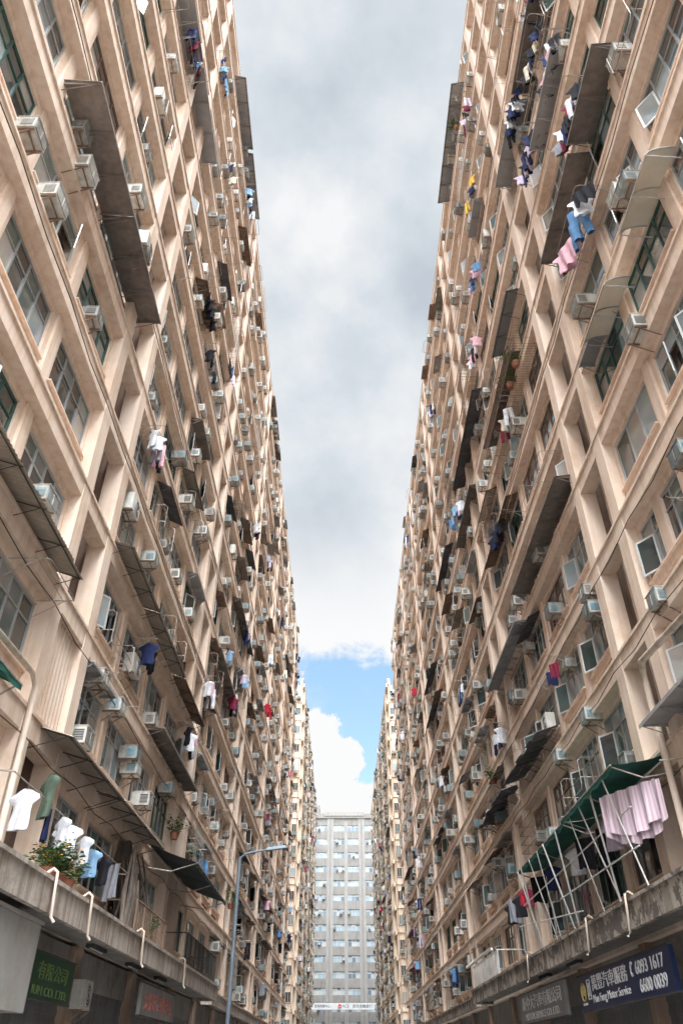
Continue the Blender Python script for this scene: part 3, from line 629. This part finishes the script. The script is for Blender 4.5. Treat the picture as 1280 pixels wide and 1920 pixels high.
eb=MB(); eb.tube([(-2.9+.32*math.cos(2*math.pi*i/n),.32*math.sin(2*math.pi*i/n),.05) for i in range(n+1)],.1,'letter_red',5)
sign(0,2.5,208.4,13.0,20,1.35,'sign_white',[('NCB',-1.5,0,1.5,.65,'letter_dark'),('南洋商業銀行',2.4,0,4.6,.75,'letter_dark'),('香港商業中心',-7.0,0,3.6,.65,'letter_dark')],'white bank sign with dark lettering across the grey tower',eb)
# ------------------------------------------------------------------ plants
def plant(x,y,z,r,h,fl,label,n=260,pot=True):
    root=bpy.data.objects.new('potted_plant',None); COL.objects.link(root); root.location=(x,y,z); top(root,label=label,cat='plant')
    a=MB(); st=MB()
    for k in range(9):
        an=R.uniform(0,6.28); e=(math.cos(an)*r*.8,math.sin(an)*r*.8,h*R.uniform(.5,1)); st.tube([(0,0,.2),(e[0]*.4,e[1]*.4,e[2]*.6),e],.008,'leaf',4)
        for j in range(n//9):
            t=R.uniform(.35,1.1); c=Vector((e[0]*t,e[1]*t,.2+e[2]*t*.9))+Vector((R.gauss(0,.09),R.gauss(0,.09),R.gauss(0,.08)))
            M=Matrix.Translation(c)@Matrix.Rotation(R.uniform(0,6.3),4,'Z')@Matrix.Rotation(R.uniform(-1,1),4,'X'); isf=fl and R.random()<.12; s=R.uniform(.025,.04) if isf else R.uniform(.035,.075)
            q=MB(); q.v=[(-s,0,0),(0,-s*.4,.01),(s,0,0),(0,s*.4,.01)]; q.f=[(0,1,2,3)]; q.m=['flower' if isf else 'leaf']; a.add(q,M)
    for nm,mb in (('foliage',a),('stem',st)):
        o=bpy.data.objects.new(nm,mb.mesh(nm)); COL.objects.link(o); o.parent=root
    if pot:
        p=MB().tube([(0,0,0),(0,0,.22),(0,0,.25)],[.12,.17,.18],'pot',12); o=bpy.data.objects.new('pot',p.mesh('pot')); COL.objects.link(o); o.parent=root
for k in range(3): plant(-WL+1.12,15.5+k*.6,4.42,.36,.55,True,'bushy potted plant with small orange flowers on the concrete ledge',460)
plant(-WL+1.0,24.3,4.36,.4,.6,False,'green potted shrub on the concrete ledge'); plant(-WL+.9,33,4.36,.3,.5,True,'small flowering potted plant on the concrete ledge')
plant(WR-.6,20.8,24.6,.5,.9,False,'leafy green plant growing in a window cage',420); plant(WR-.6,22,24.6,.4,.8,False,'leafy green plant growing in a window cage',300)
plant(-WL+.6,46,8.6,.7,1.0,False,'green shrub on a window ledge',400); plant(-WL+.5,29.5,8.4,.35,.6,False,'green potted plant on a window shelf')
plant(-WL+.5,34,8.4,.35,.6,False,'green potted plant on a window shelf'); plant(WR-.5,23,49,.4,.7,False,'leafy plant near the roof edge'); plant(WR-.5,36,12.4,.4,.6,False,'green potted plant on a window shelf')
# ------------------------------------------------------------------ street lamps
def lamp(x,y,sg,H,label):
    r=bpy.data.objects.new('street_lamp',None); COL.objects.link(r); r.location=(x,y,.15); top(r,label=label,cat='street lamp')
    a=MB().tube([(0,0,0),(0,0,.9),(0,0,.95),(0,0,H)],[.12,.12,.085,.07],'pole_grey',12); a.box(-.17,.17,-.17,.17,-.0,.03,'pole_grey')
    b=MB().tube([(0,0,H-.05),(sg*.25,0,H+.12),(sg*1.2,0,H+.3)],.04,'pole_grey',8)
    c=MB().hexa([(sg*1.1,-.1,H+.25),(sg*2.0,-.14,H+.34),(sg*2.0,.14,H+.34),(sg*1.1,.1,H+.25),(sg*1.15,-.06,H+.36),(sg*1.9,-.08,H+.45),(sg*1.9,.08,H+.45),(sg*1.15,.06,H+.36)],'pole_grey'); c.tube([(sg*1.65,0,H+.28),(sg*1.65,0,H+.33)],[.08,.1],'lens',10)
    for nm,mb in (('pole',a),('arm',b),('lamp_head',c)):
        o=bpy.data.objects.new(nm,mb.mesh(nm)); COL.objects.link(o); o.parent=r
lamp(-4.3,34,1,8.6,'tall blue-grey street lamp with a single arm')
# ------------------------------------------------------------------ end tower
def tower():
    Y=210; H=56.6; base=Vector((0,Y+8,0)); r=bpy.data.objects.new('office_tower',None); COL.objects.link(r); r.location=base
    top(r,label='grey concrete tower closing the street with ribbon windows',cat='building')
    w=MB(); g=MB(); f=MB(); p=MB(); x0,x1=-30,32
    w.box(x0,x1,Y+.5,Y+16,0,H-1.2,'grey_concrete'); FH=3.35; nf=16
    cx=[1.2+8.3*k for k in range(-4,5)]
    for c in cx:
        w.box(c-4.15-.85,c-4.15+.85,Y+.15,Y+.5,0,H-.7,'grey_pale'); w.box(c-4.15-.12,c-4.15+.12,Y+.05,Y+.15,0,H-.9,'grey_concrete')
        w.box(c-.4,c+.4,Y+.2,Y+.5,0,H-2,'grey_pale')
    for i in range(nf+1):
        z=H-1.6-i*FH
        w.box(x0,x1,Y+.25,Y+.5,z-1.4,z+.5,'grey_concrete')
        for c in cx:
            for hx0,hx1 in ((c-3.3,c-.4),(c+.4,c+3.3)):
                n=3
                for k in range(n):
                    a=hx0+k*2.9/n; g.box(a+.05,a+2.9/n-.05,Y+.38,Y+.42,z-2.85,z-1.9,'glass_blue'); g.box(a+.05,a+2.9/n-.05,Y+.38,Y+.42,z-1.84,z-1.4,'glass_blue')
                f.box(hx0,hx1,Y+.35,Y+.45,z-1.9,z-1.84,'frame_alu')
                for k in range(n+1):
                    a=hx0+k*2.9/n; f.box(a-.05,a+.05,Y+.34,Y+.45,z-2.85,z-1.42,'frame_alu')
    p.box(x0,x1,Y+.0,Y+.5,H-1.2,H,'grey_concrete'); p.box(-4.6,6,Y-.1,Y+4,H-.6,H+.35,'grey_pale'); p.box(-20,-6,Y+3,Y+10,H,H+3,'grey_concrete')
    child('wall',w.mesh('wall'),r,base); child('glazing',g.mesh('glazing'),r,base); child('mullions',f.mesh('mullions'),r,base); child('parapet',p.mesh('parapet'),r,base)
    for i in range(36):
        put('air_conditioner',ACS[R.randrange(4)],Matrix.Translation((1.2+8.3*R.randint(-1,1)+R.uniform(-3,3),Y+.25,H-4.1-FH*R.randint(0,14)))@Matrix.Rotation(math.pi,4,'Z'))
tower()
for side,W,s in ((-1,WL,22),(-1,WL,58),(1,WR,40),(-1,6.25,116),(1,WR,75),(-1,WL,88)):
    a=MB(); x=side*(W+.3); a.tube([(x,s,HT+1.0),(x,s,HT+3.2)],.025,'metal_rail',5)
    for k in range(6): a.tube([(x-.5+.05*k,s-.5+k*.2,HT+3.0),(x+.5-.05*k,s-.5+k*.2,HT+3.0)],.012,'metal_rail',4)
    a.tube([(x,s-.6,HT+3.0),(x,s+.6,HT+3.0)],.015,'metal_rail',4)
    obj('roof_aerial',a.mesh('roof_aerial'),label='thin metal television aerial on the roof parapet',cat='aerial',group='aerials on the roofs')
emit('air_conditioner',295,110,'air conditioner','air conditioners on the facades','many weathered air conditioners along the distant facades')
emit('awning',290,90,'awning','awnings on the facades','sheet metal awnings along the distant facades')
emit('clothes_rack',200,40,'clothes rack','drying racks on the facades','clothes racks along the distant facades')
emit('window_cage',120,0,'window cage','window cages on the facades','window cages along the distant facades')
emit('laundry',290,60,'laundry','laundry drying outside the windows','assorted laundry along the distant facades')
# ------------------------------------------------------------------ ground
def sheet(name,x0,x1,y0,y1,z,m,label=None):
    me=bpy.data.meshes.new(name); me.from_pydata([(x0,y0,z),(x1,y0,z),(x1,y1,z),(x0,y1,z)],[],[(0,1,2,3)]); me.materials.append(MAT[m]); return obj(name,me,kind='structure')
sheet('ground',-1500,1500,-1500,1500,-.004,'earth'); sheet('road',-3.8,4.5,-60,208,0,'asphalt'); sheet('cross_road',-90,90,103,112,.004,'asphalt')
for nm,x0,x1 in (('pavement',-WL-.2,-3.8),('pavement',4.5,WR+.2)):
    for y0,y1 in ((-40,102),(113,192)): obj(nm,MB().box(x0,x1,y0,y1,-.004,.15,'paving').mesh(nm),kind='structure')
mk_=MB()
for k in range(40): mk_.box(.3,.42,-30+k*5,-28+k*5,.0045,.0085,'line_white')
obj('road_marking',mk_.mesh('road_marking'),kind='structure')
# ------------------------------------------------------------------ camera, light, sky
cam=bpy.data.cameras.new('camera'); co=bpy.data.objects.new('camera',cam); COL.objects.link(co)
co.location=(0,0,1.6); co.rotation_euler=(math.radians(90+36.8),0,0); cam.sensor_fit='VERTICAL'; cam.sensor_height=36; cam.lens=26.08; cam.clip_end=5000; sc.camera=co
SD=Vector((.08,-.38,.92)).normalized()
su=bpy.data.lights.new('sun','SUN'); su.energy=3.6; su.angle=math.radians(60); su.color=(1,.975,.94); so=bpy.data.objects.new('sun',su); COL.objects.link(so); so.rotation_euler=SD.to_track_quat('Z','Y').to_euler(); so.location=(0,-20,90)
w=bpy.data.worlds.new('World'); sc.world=w; w.use_nodes=True; nt=w.node_tree; N_=nt.nodes.new; L=nt.links.new
bg=nt.nodes['Background']; bg.inputs['Strength'].default_value=.1
sky=N_('ShaderNodeTexSky'); sky.sky_type='NISHITA'; sky.sun_disc=False; sky.sun_elevation=math.asin(SD.z); sky.sun_rotation=math.atan2(SD.x,SD.y); sky.air_density=1.3
tc=N_('ShaderNodeTexCoord'); sp=N_('ShaderNodeSeparateXYZ'); L(tc.outputs['Generated'],sp.inputs[0])
def M_(op,a,b=None,c=None,clamp=False):
    n=N_('ShaderNodeMath'); n.operation=op; n.use_clamp=clamp
    for i,v in enumerate((a,b,c)):
        if v is None: continue
        if isinstance(v,(int,float)): n.inputs[i].default_value=v
        else: L(v,n.inputs[i])
    return n.outputs[0]
def MR(v,a,b,c,d,sm=True):
    n=N_('ShaderNodeMapRange'); n.interpolation_type='SMOOTHSTEP' if sm else 'LINEAR'; L(v,n.inputs[0])
    for i,x in enumerate((a,b,c,d)): n.inputs[i+1].default_value=x
    return n.outputs[0]
def noise(scale,det,rough=.5,off=0,dist=0):
    mp=N_('ShaderNodeMapping'); mp.inputs['Location'].default_value=(off,off*.7,0); L(tc.outputs['Generated'],mp.inputs[0])
    n=N_('ShaderNodeTexNoise'); n.inputs['Scale'].default_value=scale; n.inputs['Detail'].default_value=det; n.inputs['Roughness'].default_value=rough; n.inputs['Distortion'].default_value=dist; L(mp.outputs[0],n.inputs['Vector']); return n.outputs['Fac']
X,Y_,Z=sp.outputs
na=noise(14,8,.6,3.1); nb=noise(4.2,8,.55,7.7,0); nc=noise(30,7,.65,5); nd=noise(17,8,.68,9.2,.4)
zz=M_('ADD',Z,M_('ADD',M_('MULTIPLY',M_('SUBTRACT',nd,.5),.10),M_('MULTIPLY',M_('SUBTRACT',nc,.5),.04)))
deck=MR(zz,.420,.450,0,1)
def blob(cx,cz,rx,rz):
    ex=M_('DIVIDE',M_('SUBTRACT',X,cx),rx); ez=M_('DIVIDE',M_('SUBTRACT',Z,cz),rz); rad=M_('ADD',M_('MULTIPLY',ex,ex),M_('MULTIPLY',ez,ez))
    return MR(M_('ADD',rad,M_('MULTIPLY',M_('SUBTRACT',nc,.5),2.2)),.85,1.05,1,0)
bl=M_('MAXIMUM',M_('MAXIMUM',blob(-.024,.325,.03,.05),blob(-.005,.312,.034,.03)),M_('MAXIMUM',blob(-.02,.275,.05,.03),blob(.03,.268,.03,.02)))
low=MR(M_('ADD',Z,M_('MULTIPLY',M_('SUBTRACT',nc,.5),.08)),.282,.294,1,0)
wisp=M_('MULTIPLY',MR(na,.5,.72,0,.55),MR(Z,.28,.36,1,.4))
mask=M_('MAXIMUM',M_('MAXIMUM',deck,bl),M_('MAXIMUM',low,wisp))
rc=N_('ShaderNodeValToRGB'); e=rc.color_ramp.elements; e[0].position=.30; e[0].color=(.55,.61,.68,1); e[1].position=.64; e[1].color=(.92,.93,.94,1); q=e.new(.47); q.color=(.70,.755,.81,1)
L(nb,rc.inputs['Fac'])
wh=N_('ShaderNodeMix'); wh.data_type='RGBA'; L(MR(Z,.44,.62,1,0),wh.inputs[0]); L(rc.outputs['Color'],wh.inputs[6]); wh.inputs[7].default_value=(.97,.975,.98,1)
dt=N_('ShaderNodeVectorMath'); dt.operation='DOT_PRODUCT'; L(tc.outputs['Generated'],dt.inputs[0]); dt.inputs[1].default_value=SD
glow=MR(dt.outputs['Value'],.80,1.0,0,34)  # cloud boost around the sun direction, out of view, added to light the walls
back=M_('MULTIPLY',MR(Y_,-.9,.0,4,0),MR(Z,0,.2,0,1))  # extra sky brightness behind the camera, added as fill for the facades
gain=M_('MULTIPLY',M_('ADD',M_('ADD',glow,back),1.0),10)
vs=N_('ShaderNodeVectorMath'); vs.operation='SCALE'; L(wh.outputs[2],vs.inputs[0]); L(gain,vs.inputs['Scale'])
skm=N_('ShaderNodeMix'); skm.data_type='RGBA'; skm.blend_type='MULTIPLY'; skm.inputs[0].default_value=1; L(sky.outputs[0],skm.inputs[6]); skm.inputs[7].default_value=(2.6,2.7,2.5,1)
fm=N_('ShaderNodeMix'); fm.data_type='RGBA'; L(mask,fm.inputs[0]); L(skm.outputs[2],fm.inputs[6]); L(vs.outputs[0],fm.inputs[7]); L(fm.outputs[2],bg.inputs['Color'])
sc.view_settings.view_transform='Standard'; sc.view_settings.look='None'; sc.view_settings.exposure=0
